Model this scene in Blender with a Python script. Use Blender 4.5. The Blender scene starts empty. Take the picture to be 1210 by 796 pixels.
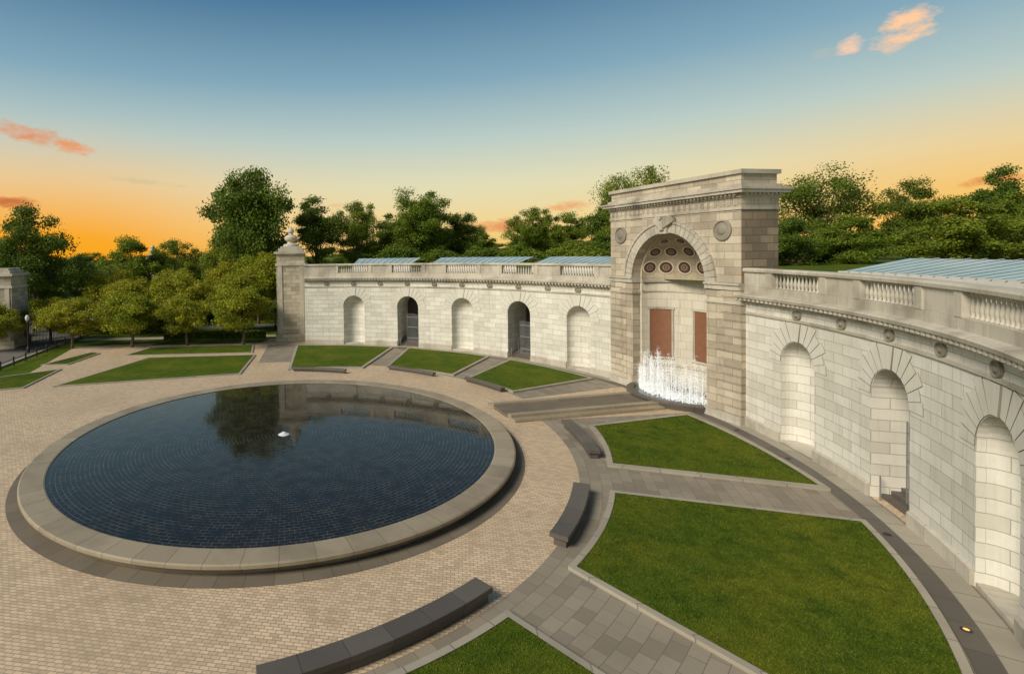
import bpy, math, random
import numpy as np
from mathutils import Matrix, Vector
rnd=random.Random(7)
sc=bpy.context.scene
rad=math.radians
def S(r,g,b):
    def f(c):
        c/=255.0
        return c/12.92 if c<=.04045 else ((c+.055)/1.055)**2.4
    return (f(r),f(g),f(b),1)
Cx,Cy,R=-8.58,30.38,30.6
PHI=11.03; GAP=17.93; DL=11.82
Px,Py=-4.67,29.29
# ---------------------------------------------------------------- materials
class NT:
    def __init__(s,nt): s.nt=nt
    def n(s,t,**k):
        nd=s.nt.nodes.new(t)
        for a,b in k.items():
            if a=='inp':
                for i,v in b.items():
                    if hasattr(v,'is_output') or isinstance(v,bpy.types.NodeSocket): s.nt.links.new(v,nd.inputs[i])
                    else: nd.inputs[i].default_value=v
            else: setattr(nd,a,b)
        return nd
    def math(s,op,a,b=0.0,c=None,clamp=False):
        nd=s.n('ShaderNodeMath',operation=op,use_clamp=clamp,inp={0:a,1:b})
        if c is not None:
            if isinstance(c,bpy.types.NodeSocket): s.nt.links.new(c,nd.inputs[2])
            else: nd.inputs[2].default_value=c
        return nd.outputs[0]
    def mix(s,f,a,b,blend='MIX'):
        nd=s.n('ShaderNodeMix',data_type='RGBA',blend_type=blend)
        for i,v in ((0,f),(6,a),(7,b)):
            if isinstance(v,bpy.types.NodeSocket): s.nt.links.new(v,nd.inputs[i])
            else: nd.inputs[i].default_value=v
        return nd.outputs[2]
    def noise(s,vec,scale,detail=4,rough=.55):
        nd=s.n('ShaderNodeTexNoise',inp={'Scale':scale,'Detail':detail,'Roughness':rough})
        if vec is not None: s.nt.links.new(vec,nd.inputs['Vector'])
        return nd.outputs['Fac']
    def ramp(s,fac,stops):
        nd=s.n('ShaderNodeValToRGB'); s.nt.links.new(fac,nd.inputs[0])
        el=nd.color_ramp.elements
        while len(el)<len(stops): el.new(.5)
        for e,(p,c) in zip(el,stops): e.position=p; e.color=c
        return nd.outputs[0]
def newmat(name):
    m=bpy.data.materials.new(name); m.use_nodes=True
    nt=m.node_tree; nt.nodes.clear()
    t=NT(nt); o=t.n('ShaderNodeOutputMaterial'); b=t.n('ShaderNodeBsdfPrincipled')
    nt.links.new(b.outputs[0],o.inputs[0])
    return m,t,b,o
def link(t,a,b): t.nt.links.new(a,b)
def c3(r,g,b): return (r,g,b,1)
def stone(name,c1,c2,mortar,bw,rh,ms=.012,rough=.75,dirt=.45,dirtcol=c3(.12,.10,.075),uv=True,bump=.5,offset=.5,streak=True,bias=0.0):
    m,t,b,o=newmat(name)
    tc=t.n('ShaderNodeTexCoord'); v=tc.outputs['UV'] if uv else tc.outputs['Object']
    obj=tc.outputs['Object']
    br=t.n('ShaderNodeTexBrick',offset=offset,inp={'Color1':c1,'Color2':c2,'Mortar':mortar,'Scale':1.0,'Mortar Size':ms,'Mortar Smooth':.3,'Bias':bias,'Brick Width':bw,'Row Height':rh})
    link(t,v,br.inputs['Vector'])
    n1=t.noise(obj,.55,5); n2=t.noise(obj,9,6,.65)
    col=t.mix(t.math('MULTIPLY',n2,.5),br.outputs['Color'],c3(c1[0]*.72,c1[1]*.7,c1[2]*.66),'MIX')
    f=t.math('MULTIPLY',t.math('MULTIPLY_ADD',n1,3.2,-1.45,clamp=True),dirt,clamp=True)
    col=t.mix(f,col,dirtcol)
    if streak:
        mp=t.n('ShaderNodeMapping',inp={'Scale':(2.6,.16,1)}); link(t,v,mp.inputs[0])
        ns=t.noise(mp.outputs[0],1.6,5,.6)
        col=t.mix(t.math('MULTIPLY',t.math('MULTIPLY_ADD',ns,4,-2.1,clamp=True),.35),col,dirtcol)
    link(t,col,b.inputs['Base Color']); b.inputs['Roughness'].default_value=rough
    h=t.math('ADD',t.math('MULTIPLY',br.outputs['Fac'],-1.0),t.math('MULTIPLY',n2,.35))
    bp=t.n('ShaderNodeBump',inp={'Strength':bump,'Distance':.03}); link(t,h,bp.inputs['Height']); link(t,bp.outputs[0],b.inputs['Normal'])
    return m
M={}
M['wall']=stone('ashlar_granite',c3(.70,.68,.61),c3(.50,.475,.405),c3(.27,.25,.20),1.25,.46,.014,dirt=.28,dirtcol=c3(.25,.22,.17),bump=.5,bias=-.2)
M['joint']=stone('stone_joint',c3(.22,.20,.16),c3(.20,.18,.14),c3(.2,.18,.14),3,3,.0,dirt=.2)
M['trim']=stone('trim_granite',c3(.53,.49,.41),c3(.42,.385,.315),c3(.20,.18,.14),1.9,5.0,.010,dirt=.7)
M['trim2']=stone('voussoir_granite',c3(.66,.64,.57),c3(.60,.58,.51),c3(.4,.38,.3),7,7,.0,dirt=.25,dirtcol=c3(.25,.22,.17))
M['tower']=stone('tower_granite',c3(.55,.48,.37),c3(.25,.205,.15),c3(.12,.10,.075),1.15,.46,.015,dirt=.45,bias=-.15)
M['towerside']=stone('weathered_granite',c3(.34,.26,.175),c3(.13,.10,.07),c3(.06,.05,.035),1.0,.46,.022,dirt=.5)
M['niche']=stone('niche_stone',c3(.60,.56,.47),c3(.52,.48,.39),c3(.30,.27,.20),.9,.6,.012,dirt=.2)
M['dome']=stone('dome_stone',c3(.48,.40,.28),c3(.42,.35,.25),c3(.2,.17,.13),.8,.5,.01,dirt=.35)
M['path']=stone('granite_paving',c3(.29,.25,.19),c3(.18,.155,.12),c3(.10,.085,.065),.75,.45,.010,uv=True,dirt=.35,streak=False,bump=.25)
M['curb']=stone('granite_curb',c3(.36,.325,.26),c3(.29,.26,.205),c3(.12,.11,.09),1.5,3,.02,dirt=.35,streak=False)
M['dark']=stone('dark_granite',c3(.115,.10,.085),c3(.08,.07,.06),c3(.03,.03,.025),1.3,3,.015,dirt=.3,rough=.5,streak=False,dirtcol=c3(.04,.038,.032))
M['rim']=stone('pool_rim_granite',c3(.34,.285,.20),c3(.26,.215,.15),c3(.10,.085,.06),1.2,4,.012,dirt=.6,streak=False,rough=.55,dirtcol=c3(.12,.095,.065))
M['dark2']=stone('ring_granite',c3(.18,.15,.11),c3(.14,.115,.085),c3(.07,.06,.045),.9,3,.012,dirt=.5,streak=False,dirtcol=c3(.07,.06,.045))
m,t,b,o=newmat('brick_paving')
tc=t.n('ShaderNodeTexCoord'); mp=t.n('ShaderNodeMapping',inp={'Rotation':(0,0,rad(10))}); link(t,tc.outputs['Object'],mp.inputs[0])
br=t.n('ShaderNodeTexBrick',inp={'Color1':c3(.64,.485,.32),'Color2':c3(.40,.29,.185),'Mortar':c3(.22,.165,.11),'Scale':1.0,'Mortar Size':.012,'Mortar Smooth':.2,'Bias':-.2,'Brick Width':.25,'Row Height':.125}); link(t,mp.outputs[0],br.inputs['Vector'])
n1=t.noise(tc.outputs['Object'],.22,5); n2=t.noise(tc.outputs['Object'],3,5); n3=t.noise(tc.outputs['Object'],.9,6,.7)
col=t.mix(t.math('MULTIPLY',t.math('MULTIPLY_ADD',n1,3.4,-1.4,clamp=True),.5),br.outputs['Color'],c3(.33,.245,.16))
col=t.mix(t.math('MULTIPLY',n2,.2),col,c3(.62,.48,.33))
col=t.mix(t.math('MULTIPLY',t.math('MULTIPLY_ADD',n3,5,-2.7,clamp=True),.38),col,c3(.25,.185,.12))
link(t,col,b.inputs['Base Color']); b.inputs['Roughness'].default_value=.55
bp=t.n('ShaderNodeBump',inp={'Strength':.35,'Distance':.01}); link(t,t.math('MULTIPLY',br.outputs['Fac'],-1.0),bp.inputs['Height']); link(t,bp.outputs[0],b.inputs['Normal'])
M['brick']=m
m,t,b,o=newmat('grass')
tc=t.n('ShaderNodeTexCoord'); ob=tc.outputs['Object']
a=t.noise(ob,.35,5,.6); a2=t.noise(ob,1.6,8,.75); a3=t.noise(ob,70,3,.7)
col=t.ramp(a2,[(.33,c3(.032,.068,.004)),(.5,c3(.08,.128,.008)),(.68,c3(.14,.175,.013))])
col=t.mix(t.math('MULTIPLY_ADD',a,4.0,-1.7,clamp=True),col,c3(.17,.185,.015))
col=t.mix(t.math('MULTIPLY_ADD',a3,3,-1.0,clamp=True),c3(.04,.065,.005),col)
link(t,col,b.inputs['Base Color']); b.inputs['Roughness'].default_value=.9; b.inputs['Specular IOR Level'].default_value=.1
bp=t.n('ShaderNodeBump',inp={'Strength':.6,'Distance':.04}); link(t,a3,bp.inputs['Height']); link(t,bp.outputs[0],b.inputs['Normal'])
M['grass']=m
def leafmat(name,ca,cb,cc,trans=.4,patch=None):
    m,t,b,o=newmat(name)
    at=t.n('ShaderNodeAttribute',attribute_name='tint')
    col=t.ramp(at.outputs['Fac'],[(0,ca),(.5,cb),(1,cc)])
    if patch:
        tc=t.n('ShaderNodeTexCoord'); ob=tc.outputs['Object']
        col=t.mix(t.math('MULTIPLY_ADD',t.noise(ob,.35,5,.6),4.0,-1.7,clamp=True),col,patch)
        col=t.mix(t.math('MULTIPLY_ADD',t.noise(ob,1.6,8,.75),-5.0,2.6,clamp=True),col,c3(.035,.07,.004))
    else:
        oi=t.n('ShaderNodeObjectInfo'); col=t.mix(t.math('MULTIPLY',oi.outputs['Random'],.4),col,c3(cc[0]*1.1,cc[1]*.9,cc[2]))
    link(t,col,b.inputs['Base Color']); b.inputs['Roughness'].default_value=.6; b.inputs['Specular IOR Level'].default_value=.25
    tr=t.n('ShaderNodeBsdfTranslucent'); link(t,col,tr.inputs[0])
    mx=t.n('ShaderNodeMixShader',inp={0:trans}); link(t,b.outputs[0],mx.inputs[1]); link(t,tr.outputs[0],mx.inputs[2]); link(t,mx.outputs[0],o.inputs[0])
    return m
M['leaf_dark']=leafmat('oak_leaves',c3(.032,.07,.010),c3(.09,.155,.016),c3(.19,.26,.028))
M['leaf_mid']=leafmat('maple_leaves',c3(.055,.105,.012),c3(.14,.21,.018),c3(.25,.32,.03))
M['leaf_yel']=leafmat('locust_leaves',c3(.12,.165,.010),c3(.25,.285,.018),c3(.40,.40,.03))
M['blade']=leafmat('grass_blades',c3(.055,.098,.005),c3(.09,.14,.008),c3(.14,.19,.013),.3,c3(.17,.185,.015))
m,t,b,o=newmat('bark'); tc=t.n('ShaderNodeTexCoord'); col=t.ramp(t.noise(tc.outputs['Object'],6,5),[(.3,c3(.05,.04,.03)),(.7,c3(.14,.11,.08))]); link(t,col,b.inputs['Base Color']); b.inputs['Roughness'].default_value=.9; M['bark']=m
m,t,b,o=newmat('pool_water')
tc=t.n('ShaderNodeTexCoord'); sp=t.n('ShaderNodeSeparateXYZ'); link(t,tc.outputs['Object'],sp.inputs[0])
rr=t.math('SQRT',t.math('ADD',t.math('MULTIPLY',sp.outputs[0],sp.outputs[0]),t.math('MULTIPLY',sp.outputs[1],sp.outputs[1])))
an=t.math('MULTIPLY',t.math('ARCTAN2',sp.outputs[1],sp.outputs[0]),12.0)
cb=t.n('ShaderNodeCombineXYZ'); link(t,an,cb.inputs[0]); link(t,rr,cb.inputs[1])
br=t.n('ShaderNodeTexBrick',inp={'Color1':c3(.020,.018,.014),'Color2':c3(.007,.007,.006),'Mortar':c3(.15,.135,.10),'Scale':1.0,'Mortar Size':.010,'Mortar Smooth':.6,'Brick Width':.42,'Row Height':.20}); link(t,cb.outputs[0],br.inputs['Vector'])
n0=t.noise(tc.outputs['Object'],1.4,4,.6)
col=t.mix(t.math('MULTIPLY_ADD',n0,4,-1.6,clamp=True),br.outputs['Color'],c3(.012,.011,.008))
link(t,col,b.inputs['Base Color']); b.inputs['Roughness'].default_value=.02; b.inputs['IOR'].default_value=1.38
nr=t.noise(tc.outputs['Object'],3.2,3,.5)
h=t.math('ADD',t.math('MULTIPLY',nr,.8),t.math('MULTIPLY',br.outputs['Fac'],-.15))
bp=t.n('ShaderNodeBump',inp={'Strength':.05,'Distance':.05}); link(t,h,bp.inputs['Height']); link(t,bp.outputs[0],b.inputs['Normal'])
M['pool']=m
def plain(name,col,rough=.6,metal=0,em=None,es=0,var=.25,nscale=5):
    m,t,b,o=newmat(name)
    tc=t.n('ShaderNodeTexCoord'); n=t.noise(tc.outputs['Object'],nscale,4)
    link(t,t.mix(t.math('MULTIPLY',n,var*2,clamp=True),c3(*col),c3(*[c*.55 for c in col])),b.inputs['Base Color'])
    b.inputs['Roughness'].default_value=rough; b.inputs['Metallic'].default_value=metal
    if em: b.inputs['Emission Color'].default_value=c3(*em); b.inputs['Emission Strength'].default_value=es
    return m
M['iron']=plain('painted_iron',(.03,.03,.032),.45,.3)
M['gateiron']=plain('grey_iron',(.26,.27,.28),.5,.3)
M['panel']=plain('red_marble_panel',(.24,.105,.055),.5,var=.4,nscale=3)
M['rosette']=plain('bronze_rosette',(.12,.035,.02),.6)
M['asphalt']=plain('asphalt',(.15,.135,.115),.85)
M['concrete']=plain('concrete_path',(.42,.37,.29),.85)
M['white']=plain('pale_marble',(.62,.60,.54),.6)
M['passage_shade']=plain('painted_passage_shade',(.07,.06,.05),.9)
M['lamp']=plain('lamp_glass',(.8,.5,.2),.4,em=(1,.30,.04),es=1.4)
M['globe']=plain('frosted_globe',(.7,.68,.6),.4)
M['core']=plain('hedge_core',(.02,.035,.01),.9)
m,t,b,o=newmat('skylight_glass'); tc=t.n('ShaderNodeTexCoord'); link(t,t.ramp(t.noise(tc.outputs['Object'],.5,3),[(.35,c3(.30,.47,.50)),(.65,c3(.48,.62,.62))]),b.inputs['Base Color']); b.inputs['Roughness'].default_value=.25; b.inputs['Metallic'].default_value=.3; M['glass']=m
m,t,b,o=newmat('fountain_water'); b.inputs['Base Color'].default_value=c3(.9,.93,.95); b.inputs['Roughness'].default_value=.3; b.inputs['Alpha'].default_value=.6; b.inputs['Emission Color'].default_value=c3(.9,.95,1); b.inputs['Emission Strength'].default_value=.08; M['jet']=m
m,t,b,o=newmat('basin_water'); b.inputs['Base Color'].default_value=c3(.05,.06,.06); b.inputs['Roughness'].default_value=.12; M['basin']=m
# ---------------------------------------------------------------- mesh builder
class MB:
    def __init__(s): s.v=[];s.f=[];s.uv=[];s.m=[];s.mats=[]
    def mi(s,k):
        if k not in s.mats: s.mats.append(k)
        return s.mats.index(k)
    def face(s,pts,uvs,k):
        i=len(s.v); s.v+=[tuple(p) for p in pts]; s.f.append(list(range(i,i+len(pts)))); s.uv+=list(uvs); s.m.append(s.mi(k))
    def box(s,fr,a0,a1,b0,b1,z0,z1,k,skip=''):
        P=fr
        q=lambda A:[P(*p) for p in A]
        if 'f' not in skip: s.face(q([(a0,b0,z0),(a1,b0,z0),(a1,b0,z1),(a0,b0,z1)]),[(a0,z0),(a1,z0),(a1,z1),(a0,z1)],k)
        if 'k' not in skip: s.face(q([(a1,b1,z0),(a0,b1,z0),(a0,b1,z1),(a1,b1,z1)]),[(a1,z0),(a0,z0),(a0,z1),(a1,z1)],k)
        s.face(q([(a0,b1,z0),(a0,b0,z0),(a0,b0,z1),(a0,b1,z1)]),[(b1,z0),(b0,z0),(b0,z1),(b1,z1)],k)
        s.face(q([(a1,b0,z0),(a1,b1,z0),(a1,b1,z1),(a1,b0,z1)]),[(b0,z0),(b1,z0),(b1,z1),(b0,z1)],k)
        if 't' not in skip: s.face(q([(a0,b0,z1),(a1,b0,z1),(a1,b1,z1),(a0,b1,z1)]),[(a0,b0),(a1,b0),(a1,b1),(a0,b1)],k)
        if 'u' not in skip: s.face(q([(a0,b1,z0),(a1,b1,z0),(a1,b0,z0),(a0,b0,z0)]),[(a0,b1),(a1,b1),(a1,b0),(a0,b0)],k)
    def lathe(s,x,y,z,pr,k,n=8):
        for (r0,z0),(r1,z1) in zip(pr,pr[1:]):
            for j in range(n):
                p,q=2*math.pi*j/n,2*math.pi*(j+1)/n
                s.face([(x+r0*math.cos(p),y+r0*math.sin(p),z+z0),(x+r0*math.cos(q),y+r0*math.sin(q),z+z0),(x+r1*math.cos(q),y+r1*math.sin(q),z+z1),(x+r1*math.cos(p),y+r1*math.sin(p),z+z1)],[(0,z0),(.1,z0),(.1,z1),(0,z1)],k)
    def obj(s,name,parent=None,smooth=False):
        me=bpy.data.meshes.new(name); me.from_pydata(s.v,[],s.f)
        uvl=me.uv_layers.new(name='UVMap'); uvl.data.foreach_set('uv',np.array(s.uv,dtype=np.float32).ravel())
        for k in s.mats: me.materials.append(M[k])
        me.polygons.foreach_set('material_index',s.m)
        if smooth:
            me.polygons.foreach_set('use_smooth',[True]*len(s.f))
        me.update()
        ob=bpy.data.objects.new(name,me); sc.collection.objects.link(ob)
        if smooth:
            import bmesh
            bm=bmesh.new(); bm.from_mesh(me); bmesh.ops.remove_doubles(bm,verts=bm.verts,dist=.0005); bm.to_mesh(me); bm.free()
        if parent: ob.parent=parent
        return ob
def empty(name):
    e=bpy.data.objects.new(name,None); sc.collection.objects.link(e); return e
def arcP(cx,cy): return lambda ang,r,z:(cx+r*math.cos(ang),cy+r*math.sin(ang),z)
AC=arcP(Cx,Cy); AP=arcP(Px,Py)
def sweep(mb,A,prof,a0,a1,k,step=1.5,caps=True,R0=R):
    n=max(1,int(abs(a1-a0)/step+.999)); a0=rad(a0);a1=rad(a1)
    L=[0]
    for p,q in zip(prof,prof[1:]): L.append(L[-1]+math.hypot(q[0]-p[0],q[1]-p[1]))
    for i in range(n):
        x=a0+(a1-a0)*i/n; y=a0+(a1-a0)*(i+1)/n
        for j in range(len(prof)-1):
            (r0,z0),(r1,z1)=prof[j],prof[j+1]
            mb.face([A(x,r0,z0),A(y,r0,z0),A(y,r1,z1),A(x,r1,z1)],[(x*R0,L[j]),(y*R0,L[j]),(y*R0,L[j+1]),(x*R0,L[j+1])],k)
    if caps:
        for x in (a0,a1): mb.face([A(x,r,z) for r,z in prof],[(r,z) for r,z in prof],k)
def ringbox(mb,A,r0,r1,z0,z1,a0,a1,k,step=1.5,R0=R):
    sweep(mb,A,[(r0,z0),(r0,z1),(r1,z1),(r1,z0),(r0,z0)],a0,a1,k,step,False,R0)
    for x in (rad(a0),rad(a1)): mb.face([A(x,r0,z0),A(x,r1,z0),A(x,r1,z1),A(x,r0,z1)],[(r0,z0),(r1,z0),(r1,z1),(r0,z1)],k)
# ---------------------------------------------------------------- hemicycle wall
hemi=empty('curved_memorial_wall')
left=[PHI+GAP+DL*i for i in range(5)]
right=[PHI-GAP-DL*i for i in range(4)]
W=1.225; SPR=4.3; TOP=7.3
def archz(a): return SPR+math.sqrt(max(W*W-a*a,0))
def frame(al):
    al=rad(al); ox,oy=Cx+R*math.cos(al),Cy+R*math.sin(al); tx,ty=math.sin(al),-math.cos(al); nx,ny=math.cos(al),math.sin(al)
    def P(a,b,z):
        b=b-a*a/(2*R); return (ox+a*tx+b*nx,oy+a*ty+b*ny,z)
    return P
def wallface(mb,a0,a1,arches):
    segs=[]
    arches=sorted(arches); cur=a0
    hw=math.degrees(W/R)
    for c in arches:
        n=max(1,int((c-hw-cur)/1.2)); 
        segs+=[(cur+(c-hw-cur)*i/n,cur+(c-hw-cur)*(i+1)/n,0,0) for i in range(n)]
        N=18
        xs=[-W*math.cos(math.pi*i/N) for i in range(N+1)]
        for x,y in zip(xs,xs[1:]): segs.append((c+math.degrees(x/R),c+math.degrees(y/R),archz(x),archz(y)))
        cur=c+hw
    n=max(1,int((a1-cur)/1.2)); segs+=[(cur+(a1-cur)*i/n,cur+(a1-cur)*(i+1)/n,0,0) for i in range(n)]
    for x,y,zx,zy in segs:
        X,Y=rad(x),rad(y)
        mb.face([AC(X,R,zx),AC(Y,R,zy),AC(Y,R,TOP),AC(X,R,TOP)],[(X*R,zx),(Y*R,zy),(Y*R,TOP),(X*R,TOP)],'wall')
mb=MB()
AL0,AL1=22.2,87.0; AR0,AR1=-58.0,1.2
wallface(mb,AL0,AL1,left); wallface(mb,AR0,AR1,right)
mb.obj('ashlar_face',hemi)
mb=MB(); gates=MB(); vs=MB(); steps=MB()
for grp in (left,right):
    for i,al in enumerate(grp):
        P=frame(al)
        out=[(-W,0)]+[(-W*math.cos(math.pi*j/18),SPR+W*math.sin(math.pi*j/18)) for j in range(19)]+[(W,0)]
        gate=(i%2==1)
        dep=3.2 if gate else .22
        L=0
        for (x,z),(x2,z2) in zip(out,out[1:]):
            l=math.hypot(x2-x,z2-z)
            mb.face([P(x,0,z),P(x2,0,z2),P(x2,dep,z2),P(x,dep,z)],[(0,L),(0,L+l),(dep,L+l),(dep,L)],'wall'); L+=l
        if gate:
            mb.face([P(x,dep,z) for x,z in out],out,'passage_shade')  # end plane of the passage, its deep shade painted as a dark colour
            for s_ in range(5):
                steps.box(P,-W+.01,W-.01,.35+.32*s_,3.15,.16*s_+.02,.16*(s_+1)+.02,'dark')
            gb=.95 if al>0 else .50
            if al>0: bars=[-W+.08+j*.13 for j in range(int((2*W-.1)/.13)) if -W+.08+j*.13>-.55]
            else: bars=[-W+.08+j*.13 for j in range(int((2*W-.1)/.13)) if -W+.08+j*.13>-.1]
            for x in bars: gates.box(P,x-.017,x+.017,gb,gb+.035,.35,3.3+.25*math.sin((x+W)*1.28),'gateiron')
            for zz_ in (.8,2.0,3.1): gates.box(P,bars[0],bars[-1],gb-.01,gb+.04,zz_,zz_+.06,'gateiron')
            # hand rail in front of the steps
            rl=MB() if False else gates
            gates.box(P,-.95,-.91,.15,.19,.02,1.0,'gateiron'); gates.box(P,-.95,-.91,1.3,1.34,.5,1.6,'gateiron')
        else:
            N=14; D=.8; W2=W-.0
            def nb(ph,z):
                return (-W2*math.cos(ph),.22+D*math.sin(ph),z)
            for j in range(N):
                p0=math.pi*j/N;p1=math.pi*(j+1)/N
                for z0,z1 in ((0,SPR),):
                    mb.face([P(*nb(p0,z0)),P(*nb(p1,z0)),P(*nb(p1,z1)),P(*nb(p0,z1))],[(p0*1.1,z0),(p1*1.1,z0),(p1*1.1,z1),(p0*1.1,z1)],'wall')
                for e in range(8):
                    e0=math.pi/2*e/8;e1=math.pi/2*(e+1)/8
                    def dm(p,e): return P(-W2*math.cos(p)*math.cos(e),.22+D*math.sin(p)*math.cos(e),SPR+W2*math.sin(e))
                    mb.face([dm(p0,e0),dm(p1,e0),dm(p1,e1),dm(p0,e1)],[(p0*1.1,SPR+e0*1.2),(p1*1.1,SPR+e0*1.2),(p1*1.1,SPR+e1*1.2),(p0*1.1,SPR+e1*1.2)],'wall')
            steps.box(P,-W+.004,W-.004,.02,1.2,.0,.14,'trim')
        NV=13
        for k in range(NV):
            t0=math.pi*k/NV+.010; t1=math.pi*(k+1)/NV-.010
            up=math.sin((t0+t1)/2)
            ro=(2.05 if k%2==0 else 1.85)+.45*up
            if k==NV//2: ro=2.70
            ri=W+.03; pr=-.03 if k!=NV//2 else -.08
            q=[(-ri*math.cos(t0),SPR+ri*math.sin(t0)),(-ri*math.cos(t1),SPR+ri*math.sin(t1)),(-ro*math.cos(t1),min(SPR+ro*math.sin(t1),6.48)),(-ro*math.cos(t0),min(SPR+ro*math.sin(t0),6.48))]
            vs.face([P(x,pr,z) for x,z in q],[(x+50,z+2.1) for x,z in q],'trim2')
            for (x,z),(x2,z2) in zip(q,q[1:]+q[:1]): vs.face([P(x,pr,z),P(x2,pr,z2),P(x2,.02,z2),P(x,.02,z)],[(0,0),(.1,0),(.1,.1),(0,.1)],'joint')
mb.obj('arched_niches',hemi); gates.obj('iron_gates',hemi); vs.obj('voussoirs',hemi); steps.obj('passage_steps',hemi)
mb=MB()
def blocks(lo,hi,arches):
    hw=math.degrees((W+.02)/R); cur=lo
    for c in sorted(arches): yield cur,c-hw; cur=c+hw
    yield cur,hi
for lo,hi,ar in ((AL0,AL1,left),(AR0,AR1,right)):
    for a,b_ in blocks(lo,hi,ar): sweep(mb,AC,[(R+.01,0),(R-.10,0.0),(R-.10,.50),(R-.03,.58),(R+.01,.58)],a,b_,'trim')
    sweep(mb,AC,[(R+.01,6.50),(R-.07,6.52),(R-.07,6.64),(R+.01,6.66)],lo,hi,'trim')
    sweep(mb,AC,[(R+.01,7.10),(R-.08,7.12),(R-.08,7.28),(R-.22,7.30),(R-.24,7.42),(R-.46,7.46),(R-.50,7.60),(R-.44,7.66),(R-.12,7.72),(R-.12,8.12),(R+.36,8.12)],lo,hi,'trim',1.0)
    n=int((hi-lo)*rad(1)*R/.34)
    for j in range(n):
        a=lo+(hi-lo)*(j+.5)/n; d=.09/R
        A=rad(a); 
        z0,z1=7.30,7.44;r0,r1=R-.42,R-.2
        mb.face([AC(A-d,r0,z0),AC(A+d,r0,z0),AC(A+d,r0,z1),AC(A-d,r0,z1)],[(0,0),(.1,0),(.1,.1),(0,.1)],'trim')
        mb.face([AC(A-d,r0,z0),AC(A-d,r1,z0),AC(A-d,r1,z1),AC(A-d,r0,z1)],[(0,0),(.1,0),(.1,.1),(0,.1)],'trim')
        mb.face([AC(A+d,r0,z0),AC(A+d,r1,z0),AC(A+d,r1,z1),AC(A+d,r0,z1)],[(0,0),(.1,0),(.1,.1),(0,.1)],'trim')
        mb.face([AC(A-d,r0,z0),AC(A+d,r0,z0),AC(A+d,r1,z0),AC(A-d,r1,z0)],[(0,0),(.1,0),(.1,.1),(0,.1)],'trim')
    PW=2.2
    pw=math.degrees(PW/R)
    cur=lo
    for c in sorted(ar):
        ringbox(mb,AC,R-.08,R+.30,8.123,8.93,cur,c-pw,'trim')
        for q in (c-pw,c+pw-math.degrees(.45/R)): ringbox(mb,AC,R-.14,R+.36,8.124,8.932,q,q+math.degrees(.45/R),'trim')
        cur=c+pw
    ringbox(mb,AC,R-.08,R+.30,8.123,8.93,cur,hi,'trim')
    sweep(mb,AC,[(R-.08,8.93),(R-.19,8.96),(R-.21,9.08),(R-.16,9.16),(R+.38,9.16),(R+.42,9.08),(R+.42,8.94),(R+.3,8.93)],lo,hi,'trim',1.0)
mb.obj('cornice_and_parapet',hemi)
mb=MB()
prof=[(.085,0),(.085,.06),(.05,.09),(.075,.2),(.09,.3),(.05,.48),(.038,.62),(.055,.7),(.08,.74),(.08,.81)]
for ar in (left,right):
    for c in ar:
        pw=PW-.45; n=13
        for j in range(n):
            A=rad(c)+(-pw+2*pw*(j+.5)/n)/R
            x0,y0,_=AC(A,R+.08,0)
            mb.lathe(x0,y0,8.122,prof,'trim')
mb.obj('balusters',hemi,True)
mb=MB()
for al in left+right+[a+DL/2 for a in left]+[a-DL/2 for a in right]:
    if al<AR0+1 or al>AL1-1: continue
    P=frame(al)
    rings=[(.30,-.01),(.30,-.09),(.25,-.10),(.22,-.05),(.14,-.07),(.08,-.13),(0,-.14)]
    for (r0,b0),(r1,b1) in zip(rings,rings[1:]):
        for k in range(16):
            p,q=math.pi*k/8,math.pi*(k+1)/8
            mb.face([P(r0*math.cos(p),b0,6.88+r0*math.sin(p)*.85),P(r0*math.cos(q),b0,6.88+r0*math.sin(q)*.85),P(r1*math.cos(q),b1,6.88+r1*math.sin(q)*.85),P(r1*math.cos(p),b1,6.88+r1*math.sin(p)*.85)],[(0,0)]*4,'trim')
mb.obj('frieze_medallions',hemi)
mb=MB()
ringbox(mb,AC,R+.012,R+1.2,0,8.10,86.2,87.0,'wall')
sweep(mb,AC,[(R+.36,8.11),(R+12,8.11)],AR0,AR1-1,'curb',1.5,False); sweep(mb,AC,[(R+.36,8.11),(R+12,8.11)],AL0+1,AL1,'curb',1.5,False)
mb.obj('terrace_deck',hemi)
gl=empty('terrace_skylight'); mb=MB(); fr_=MB()
for lo,hi in ((28,42),(45,62),(66,78),(-50,-3)):
    n=int((hi-lo)/1.15)
    for j in range(n):
        a=lo+(hi-lo)*j/n; b_=lo+(hi-lo)*(j+1)/n
        sweep(mb,AC,[(R+3.6,8.95),(R+7.2,9.62),(R+9,9.30)],a+.05,b_-.05,'glass',3,False)
        ringbox(fr_,AC,R+3.55,R+3.75,8.12,9.0,a,b_,'white',3)
        for q in (a,):
            A=rad(q);d=.05/R
            fr_.face([AC(A-d,R+3.5,8.99),AC(A+d,R+3.5,8.99),AC(A+d,R+7.25,9.67),AC(A-d,R+7.25,9.67)],[(0,0)]*4,'white')
mb.obj('glass_panes',gl); fr_.obj('mullions',gl)
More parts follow.
